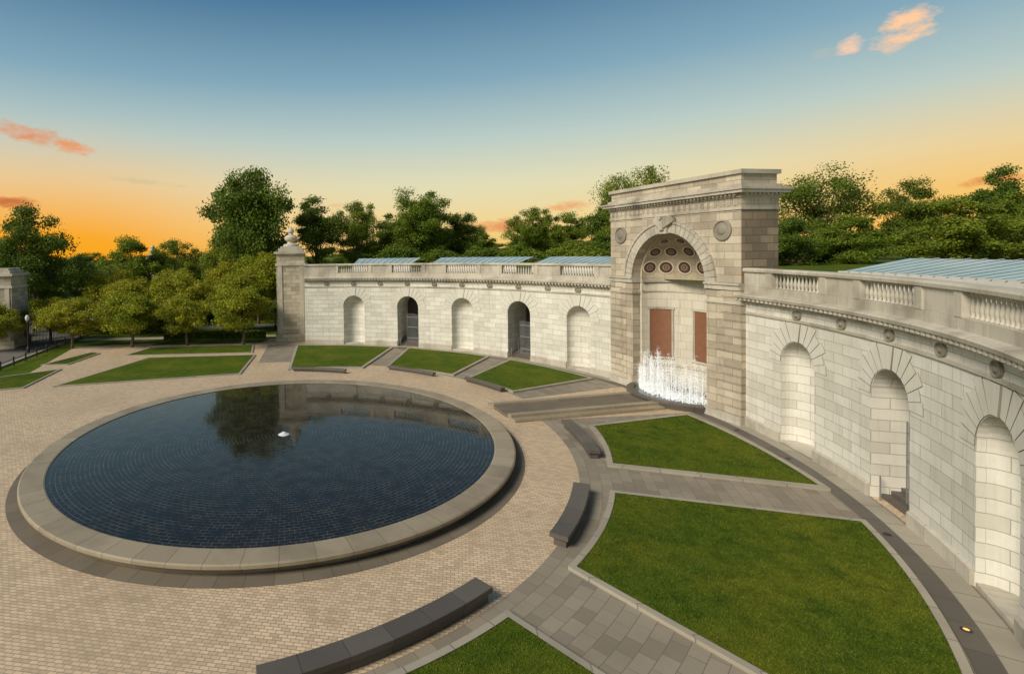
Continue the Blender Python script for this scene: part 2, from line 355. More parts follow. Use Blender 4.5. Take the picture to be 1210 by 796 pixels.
# ---------------------------------------------------------------- central arch
tw=empty('memorial_arch')
TX,TY=20.87,36.26; tA=rad(11.7)
def TP(a,b,z):
    tx,ty=math.sin(tA),-math.cos(tA); nx,ny=math.cos(tA),math.sin(tA)
    return (TX+a*tx+b*nx,TY+a*ty+b*ny,z)
HW=5.72; AW=3.3; TS=8.15; F=-.3; BK=2.3
mb=MB()
def tz(a): return TS+math.sqrt(max(AW*AW-a*a,0))
xs=[-HW,-HW+1,-AW-.9]+[-AW*math.cos(math.pi*i/28) for i in range(29)]+[AW+.9,HW-1,HW]
for x,y in zip(xs,xs[1:]):
    z0=0 if x<-AW-.001 or y>AW+.001 else None
    zx,zy=(0,0) if z0==0 else (tz(x),tz(y))
    mb.face([TP(x,F,zx),TP(y,F,zy),TP(y,F,12.7),TP(x,F,12.7)],[(x,zx),(y,zy),(y,12.7),(x,12.7)],'tower')
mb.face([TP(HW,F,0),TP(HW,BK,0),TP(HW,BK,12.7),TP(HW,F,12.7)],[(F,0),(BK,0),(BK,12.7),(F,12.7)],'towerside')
mb.face([TP(-HW,F,0),TP(-HW,BK,0),TP(-HW,BK,12.7),TP(-HW,F,12.7)],[(F,0),(BK,0),(BK,12.7),(F,12.7)],'tower')
for a0,a1,z0,z1 in ((-HW,-3.7,0,12.7),(3.7,HW,0,12.7),(-3.7,3.7,12.3,12.7)):
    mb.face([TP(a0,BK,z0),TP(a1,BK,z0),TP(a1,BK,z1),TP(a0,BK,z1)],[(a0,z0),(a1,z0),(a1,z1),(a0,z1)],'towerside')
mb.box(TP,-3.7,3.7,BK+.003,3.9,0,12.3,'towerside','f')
out=[(-AW,0)]+[(-AW*math.cos(math.pi*j/28),TS+AW*math.sin(math.pi*j/28)) for j in range(29)]+[(AW,0)]
L=0; AB=.35; KD=.76
for (x,z),(x2,z2) in zip(out,out[1:]):
    l=math.hypot(x2-x,z2-z)
    mb.face([TP(x,F,z),TP(x2,F,z2),TP(x2,AB,z2),TP(x,AB,z)],[(0,L),(0,L+l),(AB-F,L+l),(AB-F,L)],'tower'); L+=l
for s_ in (-1,1):
    for k in range(17):
        z0=.55+k*.46; z1=z0+.43
        if z1>8.0: break
        w_=1.35 if k%2 else 1.75
        a0,a1=(HW-w_,HW+.03) if s_>0 else (-HW-.03,-HW+w_)
        mb.box(TP,a0,a1,F-.05,F+.9,z0,z1,'tower','ku')
mb.obj('arch_body',tw)
mb=MB(); AR=3.14; N=32
def ap(p,z,r=AR): return TP(-r*math.cos(p),AB+r*KD*math.sin(p),z)
def dm3(p,e,r=AR): return TP(-r*math.cos(p)*math.cos(e),AB+r*KD*math.sin(p)*math.cos(e),TS+r*math.sin(e))
for j in range(N):
    p0,p1=math.pi*j/N,math.pi*(j+1)/N
    mb.face([ap(p0,0),ap(p1,0),ap(p1,TS),ap(p0,TS)],[(p0*AR,0),(p1*AR,0),(p1*AR,TS),(p0*AR,TS)],'niche')
    for e in range(14):
        e0,e1=math.pi/2*e/14,math.pi/2*(e+1)/14
        mb.face([dm3(p0,e0),dm3(p1,e0),dm3(p1,e1),dm3(p0,e1)],[(p0*AR,e0*AR),(p1*AR,e0*AR),(p1*AR,e1*AR),(p0*AR,e1*AR)],'dome')
for x0,x1 in ((-AW,-AR),(AR,AW)): mb.face([TP(x0,AB,0),TP(x1,AB,0),TP(x1,AB,TS),TP(x0,AB,TS)],[(x0,0),(x1,0),(x1,TS),(x0,TS)],'niche')
for j in range(28):
    p0,p1=math.pi*j/28,math.pi*(j+1)/28
    g=lambda r,p:TP(-r*math.cos(p),AB,TS+r*math.sin(p))
    mb.face([g(AR,p0),g(AR,p1),g(AW,p1),g(AW,p0)],[(p0,0),(p1,0),(p1,.2),(p0,.2)],'dome')
mb.obj('apse',tw,False)
mb=MB()
def apband(r,z0,z1,k,p0=0,p1=math.pi,n=28):
    for j in range(n):
        a=p0+(p1-p0)*j/n;b_=p0+(p1-p0)*(j+1)/n
        mb.face([ap(a,z0,r),ap(b_,z0,r),ap(b_,z1,r),ap(a,z1,r)],[(a*3,z0),(b_*3,z0),(b_*3,z1),(a*3,z1)],k)
        mb.face([ap(a,z1,r),ap(b_,z1,r),ap(b_,z1,AR),ap(a,z1,AR)],[(0,0)]*4,k)
        mb.face([ap(a,z0,r),ap(b_,z0,r),ap(b_,z0,AR),ap(a,z0,AR)],[(0,0)]*4,k)
apband(AR-.16,TS-.28,TS,'trim'); apband(AR-.07,TS-1.0,TS-.9,'trim'); apband(AR-.08,1.7,1.85,'trim')
for th in (60,-2,-60):
    c=math.pi/2-rad(th)
    apband(AR-.04,2.35,5.85,'panel',c-.27,c+.27,8)
    for q in (c-.32,c+.29): apband(AR-.09,2.3,5.9,'trim',q,q+.03,1)
    apband(AR-.10,5.87,6.0,'trim',c-.34,c+.34,8); apband(AR-.10,2.2,2.34,'trim',c-.34,c+.34,8)
def disc(c,nrm,rr_,k,h=.0,seg=18,r_in=0):
    n=Vector(nrm).normalized(); u=n.orthogonal().normalized(); w=n.cross(u)
    c=Vector(c)+n*h
    for j in range(seg):
        p,q=2*math.pi*j/seg,2*math.pi*(j+1)/seg
        o1=c+rr_*(u*math.cos(p)+w*math.sin(p)); o2=c+rr_*(u*math.cos(q)+w*math.sin(q))
        if r_in: 
            i1=c+r_in*(u*math.cos(p)+w*math.sin(p)); i2=c+r_in*(u*math.cos(q)+w*math.sin(q))
            mb.face([o1,o2,i2,i1],[(0,0)]*4,k)
        else: mb.face([o1,o2,c],[(0,0)]*3,k)
for e,n_,r_ in ((15,7,.42),(39,6,.36),(61,4,.27)):
    for j in range(n_):
        p=math.pi*(j+.5)/n_; e_=rad(e); pos=Vector(dm3(p,e_))
        nn=(Vector(dm3(p+.02,e_))-Vector(dm3(p-.02,e_))).cross(Vector(dm3(p,e_+.02))-Vector(dm3(p,e_-.02))); cen=Vector(TP(0,AB,TS))
        if nn.dot(cen-pos)<0: nn=-nn
        disc(pos,nn,r_+.08,'trim2',.085,r_in=r_); disc(pos,nn,r_,'rosette',.06); disc(pos,nn,r_*.58,'dome',.09,r_in=r_*.35); disc(pos,nn,r_*.2,'dome',.10)
mb.obj('coffers_and_panels',tw)
mb=MB()
NV=29
for j in range(NV):
    t0,t1=math.pi*j/NV+.004,math.pi*(j+1)/NV-.004
    for r0,r1,pr in ((AW-.02,AW+.62,.10),(AW+.62,AW+.78,.18)):
        q=[(-r0*math.cos(t0),TS+r0*math.sin(t0)),(-r0*math.cos(t1),TS+r0*math.sin(t1)),(-r1*math.cos(t1),TS+r1*math.sin(t1)),(-r1*math.cos(t0),TS+r1*math.sin(t0))]
        mb.face([TP(x,F-pr,z) for x,z in q],q,'trim')
        for (x,z),(x2,z2) in zip(q,q[1:]+q[:1]): mb.face([TP(x,F-pr,z),TP(x2,F-pr,z2),TP(x2,F,z2),TP(x,F,z)],[(x,z)]*4,'trim')
for a0,a1 in ((-HW-.06,-AW+.06),(AW-.06,HW+.06)):
    mb.box(TP,a0,a1,F-.12,.6,TS-.30,TS-.02,'trim'); mb.box(TP,a0,a1,F-.20,.6,TS-.02,TS+.12,'trim'); mb.box(TP,a0,a1,F-.09,.6,7.02,7.16,'trim')
    mb.box(TP,a0,a1,F-.14,.6,0,.5,'trim')
mb.box(TP,-.34,.34,F-.30,F,TS+AW-.1,TS+AW+1.0,'trim')
mb.box(TP,-HW-.06,HW+.06,F-.06,BK+.06,12.55,12.72,'trim'); mb.box(TP,-HW-.02,HW+.02,F-.02,BK+.02,12.72,13.25,'tower')
mb.box(TP,-HW-.10,HW+.10,F-.10,BK+.10,13.25,13.36,'trim')
n=40
for j in range(n):
    a=-HW+.1+(2*HW-.2)*(j+.5)/n
    mb.box(TP,a-.08,a+.08,F-.28,F-.05,13.36,13.50,'trim')
for j in range(9):
    b_=F+(BK-F)*(j+.5)/9
    mb.box(TP,HW+.05,HW+.28,b_-.08,b_+.08,13.36,13.50,'trim')
mb.box(TP,-HW-.05,HW+.05,F-.05,BK+.05,13.36,13.5,'trim')
mb.box(TP,-HW-.42,HW+.42,F-.42,BK+.42,13.5,13.68,'trim'); mb.box(TP,-HW-.50,HW+.50,F-.50,BK+.50,13.68,13.80,'trim')
mb.box(TP,-HW-.15,HW+.15,F-.15,BK+.15,13.80,14.02,'trim')
mb.box(TP,-HW+.05,HW-.05,F+.05,BK-.05,14.02,14.62,'tower'); mb.box(TP,-HW-.10,HW+.10,F-.10,BK+.10,14.62,14.86,'trim')
for j in range(24):
    a=-HW+.35+j*(2*HW-.7)/23
    for d in (-.08,0,.08): mb.box(TP,a+d-.025,a+d+.025,F-.06,F,12.80,13.2,'trim')
mb.obj('archivolt_and_entablature',tw)
mb=MB()
def lathe_disc(a,z,rr_):
    rings=[(rr_,0),(rr_,-.10),(rr_*.86,-.13),(rr_*.78,-.05),(rr_*.5,-.08),(rr_*.3,-.16),(0,-.18)]
    for (r0,b0),(r1,b1) in zip(rings,rings[1:]):
        for k in range(20):
            p,q=math.pi*k/10,math.pi*(k+1)/10
            mb.face([TP(a+r0*math.cos(p),F+b0,z+r0*math.sin(p)),TP(a+r0*math.cos(q),F+b0,z+r0*math.sin(q)),TP(a+r1*math.cos(q),F+b1,z+r1*math.sin(q)),TP(a+r1*math.cos(p),F+b1,z+r1*math.sin(p))],[(0,0)]*4,'trim')
lathe_disc(-4.5,11.4,.62); lathe_disc(4.5,11.4,.62)
for k in range(9):
    for s_ in (-1,1):
        a=s_*(.16+.085*k); mb.box(TP,min(a,a+s_*.08),max(a,a+s_*.08),F-.42+.02*k,F-.05,11.75+.05*k,12.35+.28*math.sin(k/8*2.4)-.02*k,'trim')
mb.box(TP,-.17,.17,F-.46,F-.05,11.6,12.3,'trim'); mb.box(TP,-.10,.10,F-.55,F-.1,12.3,12.52,'trim')
mb.obj('medallions_and_eagle',tw)
fo=empty('niche_fountain'); mb=MB()
BC=TP(0,1.35,0); BA=arcP(BC[0],BC[1])
n0=math.degrees(tA)+180
sweep(mb,BA,[(3.30,.003),(3.30,.42),(3.75,.42),(3.82,.36),(3.72,.003)],n0-62,n0+62,'dark',4,True,3.5)
mb.obj('basin_curb',fo)
mb=MB(); 
mb.face([BA(rad(n0-62+124*i/30),3.32,.33) for i in range(31)],[(0,0)]*31,'basin')
mb.face([TP(-3.12,F,.328),TP(3.12,F,.328),TP(3.12,2.2,.328),TP(-3.12,2.2,.328)],[(0,0)]*4,'basin')
mb.obj('basin_surface',fo)
mb=MB(); rj=random.Random(3)
def jet(x,y,h,r):
    ns=8; prev=None
    for s_ in range(ns+1):
        f=s_/ns; rr_=r*(1.2-.9*f)*(1 if s_%2 else 1.5); z=.33+h*f; ox=rj.uniform(-.035,.035)*f; oy=rj.uniform(-.035,.035)*f
        ring=[(x+ox+rr_*math.cos(k*math.pi/2),y+oy+rr_*math.sin(k*math.pi/2),z) for k in range(4)]
        if prev:
            for k in range(4): mb.face([prev[k],prev[(k+1)%4],ring[(k+1)%4],ring[k]],[(0,0)]*4,'jet')
        prev=ring
def drop(X,Y,z,q):
    mb.face([(X-q,Y,z),(X+q,Y-q,z),(X,Y+q,z+q*1.9)],[(0,0)]*3,'jet'); mb.face([(X,Y-q,z-q*1.6),(X+q,Y+q,z+q),(X-q,Y,z+q*.7)],[(0,0)]*3,'jet')
for row,(rad_,off) in enumerate(((1.5,0),(2.0,.5),(2.5,.2),(2.8,.7))):
    for j in range(20):
        p=-1.55+3.1*(j+off)/20
        x,y,_=TP(rad_*1.05*math.sin(p),.7-rad_*math.cos(p)*.72,0)
        jh=rj.uniform(1.5,2.7)*(1.12-.1*row)
        jet(x,y,jh,rj.uniform(.015,.027))
        for d in range(120):
            f=rj.random(); z=.35+jh*1.05*f; s2=.03+.11*(1-f)*rj.random()+.07*f
            drop(x+rj.gauss(0,s2),y+rj.gauss(0,s2),z,.009+.012*rj.random())
for d in range(2600):
    p=rj.uniform(-1.5,1.5); r_=rj.uniform(1.2,3.0); x,y,_=TP(r_*math.sin(p),.9-r_*math.cos(p)*.75,0)
    drop(x,y,.34+abs(rj.gauss(0,.16)),.02+.03*rj.random())
mb.obj('water_jets',fo)
# ---------------------------------------------------------------- ground
mb=MB()
G=1500
mb.face([(-G,-G,-.02),(G,-G,-.02),(G,G,-.02),(-G,G,-.02)],[(0,0)]*4,'grass'); mb.obj('ground')
mb=MB()
for i in range(80):
    a,b_=rad(-66+153*i/80),rad(-66+153*(i+1)/80)
    mb.face([AC(a,R+1.15,8.08),AC(b_,R+1.15,8.08),AC(b_,700,8.08),AC(a,700,8.08)],[(0,0)]*4,'grass')
e=rad(87); mb.face([AC(e,R+1.15,0),AC(e,700,0),AC(e,700,8.08),AC(e,R+1.15,8.08)],[(0,0)]*4,'grass')
mb.obj('hillside')
mb=MB(); 
pl=[(-70,-20),(25,-20),(34,30),(34,46),(20,62),(-8,66),(-34,62),(-30,45),(-70,40)]
mb.face([(x,y,.0) for x,y in pl],[(0,0)]*len(pl),'brick'); mb.obj('brick_plaza')
mb=MB()
sweep(mb,AC,[(19.3,.004),(R,.004)],-95,PHI-5.5,'path',1.5,False,24)
sweep(mb,AC,[(20.6,.004),(R,.004)],PHI+7.5,PHI+84,'path',1.5,False,24)
mb.obj('granite_paths')
mb=MB()
sweep(mb,AC,[(29.25,.008),(29.85,.008)],-66,88,'dark',1.5,False); sweep(mb,AC,[(29.85,.009),(R-.08,.009)],-66,88,'curb',1.5,False)
mb.obj('pavement')
def pp(r,a): a=rad(a+PHI); return (Cx+r*math.cos(a),Cy+r*math.sin(a))
def interp(p,q,n=14): return [pp(p[0]+(q[0]-p[0])*i/n,p[1]+(q[1]-p[1])*i/n) for i in range(n+1)]
def offset(poly,d):
    n=len(poly); out=[]
    area=sum(poly[i][0]*poly[(i+1)%n][1]-poly[(i+1)%n][0]*poly[i][1] for i in range(n)); sg=1 if area>0 else -1
    for i in range(n):
        p0=Vector(poly[i-1]);p1=Vector(poly[i]);p2=Vector(poly[(i+1)%n])
        e1=(p1-p0).normalized();e2=(p2-p1).normalized()
        n1=Vector((e1.y,-e1.x))*sg;n2=Vector((e2.y,-e2.x))*sg
        b_=(n1+n2).normalized(); k=d/max(.35,b_.dot(n1)); out.append((p1+b_*k)[:])
    return out
lawnpolys=[]
def lawn(poly,curbw=.28,blades=0,ck='curb',h=.10):
    outp=offset(poly,curbw); n=len(poly)
    e=empty('lawn')
    g=MB(); g.face([(x,y,h+.01) for x,y in poly],poly,'grass'); g.obj('turf',e)
    c=MB(); L=0
    for i in range(n):
        j=(i+1)%n; l=math.dist(poly[i],poly[j])
        A,B,Co,D=poly[i],poly[j],outp[j],outp[i]
        c.face([(*A,h+.03),(*B,h+.03),(*Co,h+.03),(*D,h+.03)],[(L,0),(L+l,0),(L+l,.3),(L,.3)],ck)
        c.face([(*D,h+.03),(*Co,h+.03),(*Co,0),(*D,0)],[(L,0),(L+l,0),(L+l,.3),(L,.3)],ck)
        L+=l
    c.obj('granite_edging',e)
    if blades: lawnpolys.append((e,poly,blades,h))
lawn(interp((28.9,77),(29.1,56.3))+interp((19.2,54.0),(17.3,73)),blades=6000)
lawn(interp((29.1,52),(29.1,35))+interp((21.1,30.6),(20.4,47.5)),blades=6000)
lawn(interp((29.1,29.7),(28.8,13.0))+interp((21.1,12.4),(21.2,25.2)),blades=6000)
lawn(interp((28.3,-7.0),(29.0,-26.6))+interp((21.0,-25),(21.8,-10.3)),blades=40000)
lawn(interp((29.0,-33),(28.9,-57))+interp((20.3,-52),(20.7,-34.3)),curbw=.22,blades=120000)
lawn(interp((29.0,-63),(28.9,-75))+interp((19.9,-82),(20.0,-62.5)),curbw=.22,blades=70000)
for poly in ([(-25.1,42.9),(-22.1,53.9),(-11.6,54.4),(-11.2,46.2)],[(-25.2,55.6),(-24.3,59.8),(-13.0,60.3),(-12.2,56.0)],[(-29.5,42),(-32.2,46.2),(-28.6,49.0),(-27.8,42.6)],[(-31.4,51.5),(-29.9,57.5),(-28.9,57),(-29.2,51.6)],[(-25,61.3),(-24,65),(-12,65),(-12.2,61.8)]):
    lawn(poly,.2,blades=5000,h=.06)
def blades(e,poly,n,h):
    rg=np.random.default_rng(5); P=np.array(poly); lo,hi=P.min(0),P.max(0)
    pts=lo+(hi-lo)*rg.random((int(n*1.9),2)); x,y=pts[:,0],pts[:,1]; ins=np.zeros(len(pts),bool)
    for i in range(len(P)):
        x1,y1=P[i];x2,y2=P[(i+1)%len(P)]
        c=((y1>y)!=(y2>y))&(x<(x2-x1)*(y-y1)/(y2-y1+1e-12)+x1); ins^=c
    pts=pts[ins]; m_=len(pts); a=rg.random(m_)*6.283; w=.010+.010*rg.random(m_); hh=.02+.035*rg.random(m_)
    V=np.zeros((m_,3,3)); V[:,0,0]=pts[:,0]-np.cos(a)*w;V[:,0,1]=pts[:,1]-np.sin(a)*w;V[:,1,0]=pts[:,0]+np.cos(a)*w;V[:,1,1]=pts[:,1]+np.sin(a)*w
    V[:,:2,2]=h+.005; V[:,2,0]=pts[:,0]+rg.normal(0,.025,m_);V[:,2,1]=pts[:,1]+rg.normal(0,.025,m_);V[:,2,2]=h+hh
    tri_mesh('grass_blades',V,3,rg.random(m_),'blade',e)
def tri_mesh(name,V,k,tint,mat,parent):
    m_=len(V); me=bpy.data.meshes.new(name)
    me.vertices.add(m_*k); me.vertices.foreach_set('co',V.reshape(-1).astype(np.float32))
    me.loops.add(m_*k); me.loops.foreach_set('vertex_index',np.arange(m_*k,dtype=np.int32))
    me.polygons.add(m_); me.polygons.foreach_set('loop_start',np.arange(0,m_*k,k,dtype=np.int32)); me.polygons.foreach_set('loop_total',np.full(m_,k,dtype=np.int32))
    at=me.attributes.new('tint','FLOAT','FACE'); at.data.foreach_set('value',tint.astype(np.float32))
    me.materials.append(M[mat]); me.update(); me.validate()
    ob=bpy.data.objects.new(name,me); sc.collection.objects.link(ob); ob.parent=parent; return ob
for q in lawnpolys: blades(*q)
def bench(r0,r1,a0,a1,h=.46):
    e=empty('curved_stone_bench'); a0+=PHI;a1+=PHI
    s_=MB(); sweep(s_,AC,[(r0,h-.16),(r0,h-.015),(r0+.015,h),(r1-.015,h),(r1,h-.015),(r1,h-.16),(r0,h-.16)],a0,a1,'dark',1,True,20); s_.obj('seat',e)
    s_=MB(); sweep(s_,AC,[(r0+.12,.004),(r0+.12,h-.16),(r1-.1,h-.16),(r1-.1,.004)],a0+.3,a1-.3,'dark',1,True,20); s_.obj('base',e)
bench(19.95,20.55,-23.3,-9.6); bench(19.05,19.7,-49.3,-35.2); bench(18.55,19.2,-83,-61.5)
bench(20.1,20.5,13,24.5,.36); bench(19.4,19.8,32.5,46.5,.36); bench(16.5,16.9,55,72,.36)
po=empty('reflecting_pool'); mb=MB()
sweep(mb,AP,[(11.40,.30),(11.40,.46),(11.46,.48),(12.36,.48),(12.42,.44),(12.42,.33),(12.2,.28),(12.1,.006)],0,360,'rim',3,False,12); mb.obj('granite_rim',po)
mb=MB(); sweep(mb,AP,[(12.05,.012),(12.85,.012)],0,360,'dark2',3,False,12)
mb.obj('rim_shade_ring',po)  # dark stone ring, with the shadow below the rim put into its colour
mb=MB(); mb.face([(11.42*math.cos(rad(3*i)),11.42*math.sin(rad(3*i)),0) for i in range(120)],[(0,0)]*120,'pool'); w=mb.obj('water',po); w.location=(Px,Py,.43)
mb=MB(); mb.lathe(Px,Py,.435,[(.32,0),(.26,.03),(.18,.06),(.10,.12),(0,.16)],'jet',10)
mb.obj('bubbler',po)
ri=empty('water_channel'); mb=MB()
TB=lambda a,b,z: TP(a,b,z)
for a0,a1,h in ((-1.45,-1.0,.32),(1.0,1.45,.32),(-1.95,-1.45,.16),(1.45,1.95,.16)):
    mb.box(TB,a0,a1,-12.6,-2.15,.005,h,'rim')
mb.obj('stone_curbs',ri); mb=MB(); mb.box(TB,-1.0,1.0,-12.6,-2.15,.005,.2,'dark2'); mb.obj('channel_bed',ri)
for a in (-56,-50,-44.5,-34,-20,-12):
    e=empty('ground_light'); mb=MB()
    x,y=pp(29.55,a); 
    mb.face([(x+.07*math.cos(k*.785),y+.07*math.sin(k*.785),.026) for k in range(8)],[(0,0)]*8,'lamp' if a in(-44.5,-56) else 'iron')
    mb.obj('lens',e); mb=MB()
    mb.lathe(x,y,.02,[(.13,0),(.07,.01)],'iron')
    mb.obj('trim_ring',e)
mb=MB(); mb.face([(-34,38,.006),(-47,36,.006),(-52,70,.006),(-70,120,.006),(-60,120,.006),(-38,72,.006)],[(0,0)]*6,'asphalt'); mb.obj('road')
mb=MB()
def seg(mb,p,q,w,z0,z1,k):
    p=Vector(p);q=Vector(q);d=(q-p).normalized();n=Vector((-d.y,d.x))
    fr=lambda a,b,z:((p+d*a+n*b).x,(p+d*a+n*b).y,z)
    mb.box(fr,0,(q-p).length,-w/2,w/2,z0,z1,k)
seg(mb,(-33.6,38),(-37.6,72),.3,.0,.15,'concrete'); mb.obj('kerb')
mb=MB(); mb.face([(-36,66,.004),(-8,66.5,.004),(-8,68.2,.004),(-36,68,.004)],[(0,0)]*4,'concrete'); mb.face([(-60,74.5,.004),(-6,75,.004),(-6,79,.004),(-60,79,.004)],[(0,0)]*4,'asphalt'); mb.obj('park_path')
fe=empty('low_post_fence'); mb=MB()
for i in range(14):
    x=-32.9+(-3.9)*i/13; y=40+30*i/13
    mb.lathe(x,y,0,[(.07,0),(.07,.75),(.09,.78),(.09,.84),(.05,.90),(0,.92)],'iron')
mb.obj('posts',fe); mb=MB(); seg(mb,(-32.9,40),(-36.8,70),.04,.35,.39,'iron'); seg(mb,(-32.9,40),(-36.8,70),.04,.66,.70,'iron'); mb.obj('rails',fe)
for x,y in ((-37.4,58.5),(-32.5,73),(-12.5,73.2),(-46.5,80),(-50,98)):
    e=empty('street_lamp'); mb=MB(); mb.lathe(x,y,0,[(.18,0),(.16,.5),(.08,.7),(.06,3.3),(.12,3.4),(.05,3.5)],'iron',10); mb.obj('post',e)
    mb=MB(); mb.lathe(x,y,3.5,[(.06,0),(.17,.12),(.22,.35),(.16,.6),(0,.7)],'globe',10); mb.obj('lantern',e)
def pylon(name,x,y,ang,w,h,fin=True,sc_=1):
    e=empty(name); ca,sa=math.cos(rad(ang)),math.sin(rad(ang))
    P=lambda a,b,z:(x+(a*ca-b*sa)*sc_,y+(a*sa+b*ca)*sc_,z*sc_)
    mb=MB(); hw=w/2
    mb.box(P,-hw-.2,hw+.2,-hw-.2,hw+.2,0,.9,'tower'); mb.box(P,-hw,hw,-hw,hw,.9,h-2.3,'tower')
    mb.box(P,-hw-.12,hw+.12,-hw-.12,hw+.12,h-2.3,h-2.05,'trim'); mb.box(P,-hw+.05,hw-.05,-hw+.05,hw-.05,h-2.05,h-.9,'tower')
    mb.box(P,-hw-.22,hw+.22,-hw-.22,hw+.22,h-.9,h-.62,'trim'); mb.box(P,-hw+.25,hw-.25,-hw+.25,hw-.25,h-.62,h-.25,'trim'); mb.box(P,-hw+.5,hw-.5,-hw+.5,hw-.5,h-.25,h,'trim')
    for s_ in (-1,1): mb.box(P,s_*hw*.75-.25,s_*hw*.75+.25,-hw-.08,-hw+.2,.9,h-2.3,'trim')
    mb.obj('shaft',e)
    if fin:
        mb=MB(); mb.lathe(x,y,h,[(.95,0),(.95,.2),(.5,.35),(.42,.5),(.75,.8),(.8,1.05),(.6,1.3),(.3,1.4),(.25,1.55),(.42,1.75),(.38,2.0),(.12,2.3),(0,2.45)],'trim',14)
        mb.obj('urn_finial',e)
    return e
pylon('stone_pylon',-8.9,64.6,4,3.4,11.3)
pylon('stone_pylon',-43.1,63,8,3.8,9.3,False)
pylon('stone_pylon',-47,118,8,3.0,10.5,True)
e=empty('iron_entrance_gate'); mb=MB()
p=Vector((-41.6,63.4)); q=Vector((-37.6,69.5)); n=44
for i in range(n+1):
    c=p+(q-p)*i/n; hh=2.9+.5*math.sin(math.pi*((i*2/n)%1)); I2=lambda a,b,z:(c.x+a,c.y+b,z); mb.box(I2,-.025,.025,-.025,.025,.1,hh,'iron')
for z in (.25,1.2,2.7): seg(mb,p,q,.05,z,z+.07,'iron')
for f in (0,.5,1):
    c=p+(q-p)*f; I2=lambda a,b,z:(c.x+a,c.y+b,z); mb.box(I2,-.12,.12,-.12,.12,0,3.4,'iron')
mb.obj('gate_bars',e)
# ---------------------------------------------------------------- trees
def tree_data(h,w,kind,seed,nclump,nleaf,ls,base=.28):
    rg=np.random.default_rng(seed)
    cz=h*(base+1)/2; rz=h*(1-base)/2; rx=w/2
    cs=[]
    while len(cs)<nclump:
        p=rg.normal(size=3); p/=np.linalg.norm(p); rr_=rg.random()**.45
        p=p*rr_*.88
        if p[2]<-.85 and base>.1: continue
        az=math.atan2(p[1],p[0])
        lump=1+.22*math.sin(2*az+seed)+.14*math.sin(5*p[2]*2+seed)+.14*math.sin(5*az+seed*2)
        sh=1.0-.25*max(p[2],0)**2
        cs.append((p[0]*rx*lump*sh,p[1]*rx*lump*sh,cz+p[2]*rz*(1+.16*math.sin(3*az+seed))))
    cs=np.array(cs); cr=w*(.05+.085*rg.random(nclump))
    ct=rg.random(nclump)
    idx=rg.integers(0,nclump,nleaf)
    d=rg.normal(size=(nleaf,3)); d/=np.linalg.norm(d,axis=1)[:,None]
    rad_=cr[idx]*(rg.random(nleaf)**.5)*1.15
    pos=cs[idx]+d*rad_[:,None]*np.array([1.2,1.2,.70])
    pos+=rg.normal(size=(nleaf,3))*ls*.9
    nr=d*.7+rg.normal(size=(nleaf,3))*.7+np.array([0,0,.35]); nr/=np.linalg.norm(nr,axis=1)[:,None]
    up=rg.normal(size=(nleaf,3)); u=np.cross(nr,up); u/=np.linalg.norm(u,axis=1)[:,None]; v=np.cross(nr,u)
    s_=(ls*(.6+.8*rg.random(nleaf)))[:,None]
    V=np.stack([pos-u*s_*.5,pos+v*s_*.38,pos+u*s_*.5,pos-v*s_*.38],axis=1)
    tint=np.clip(.5*ct[idx]+.5*rg.random(nleaf),0,1)
    mb=MB()
    def limb(p,q,r0,r1,n=3,seg_=6):
        p=np.array(p);q=np.array(q); ax=q-p; L=np.linalg.norm(ax); ax=ax/L; a_=np.cross(ax,[.3,.9,.2]); a_/=np.linalg.norm(a_); b_=np.cross(ax,a_); prev=None
        off=rg.normal(size=3)*L*.05
        for i in range(n+1):
            f=i/n; c=p+(q-p)*f+off*math.sin(math.pi*f); r_=r0+(r1-r0)*f
            ring=[tuple(c+r_*(a_*math.cos(k*6.2832/seg_)+b_*math.sin(k*6.2832/seg_))) for k in range(seg_)]
            if prev:
                for k in range(seg_): mb.face([prev[k],prev[(k+1)%seg_],ring[(k+1)%seg_],ring[k]],[(0,0)]*4,'bark')
            prev=ring
    tr=h*.014+.04; th=h*(base+.25)
    limb((0,0,0),(0,0,th),tr*1.3,tr*.75,5,8); limb((0,0,th),(w*.03,0,h*.86),tr*.7,tr*.15,4)
    for i in rg.choice(nclump,min(30,nclump),replace=False):
        z0=h*base*.8+rg.random()*h*.4; z0=min(z0,cs[i][2]-h*.02)
        if z0<h*.12: z0=h*.15
        limb((0,0,z0),cs[i],tr*.4,tr*.06)
    return V,tint,mb
variants={}
SPEC={'oak':(20,15,110,46000,.31,.14),'maple':(16,11,70,28000,.29,.08),'young':(7,6.6,64,24000,.18,.22),'feather':(18,15,90,19000,.26,.25),'tall':(18,10,74,28000,.29,.08),'oak2':(20,15,95,36000,.31,.08),'young2':(7,6.6,56,21000,.18,.25),'bush':(6,8,40,9000,.34,-.1)}
def tree(name,x,y,z,h,w,mat,var,seed=0):
    key=(var,mat); spec=SPEC[var]
    if key not in variants:
        V,t_,mb=tree_data(spec[0],spec[1],var,sum(map(ord,var+mat)),spec[2],spec[3],spec[4],spec[5])
        lo=tri_mesh(name+'_leaves',V,4,t_,mat,None); bo=mb.obj(name+'_limbs')
        variants[key]=(lo.data,bo.data); bpy.data.objects.remove(lo); bpy.data.objects.remove(bo)
    e=empty(name); e.location=(x,y,z); e.scale=(w/spec[1],w/spec[1],h/spec[0]); e.rotation_euler=(0,0,rnd.uniform(0,6.28))
    for nm,d in zip(('crown','trunk_and_limbs'),variants[key]):
        o=bpy.data.objects.new(nm,d); sc.collection.objects.link(o); o.parent=e
    return e
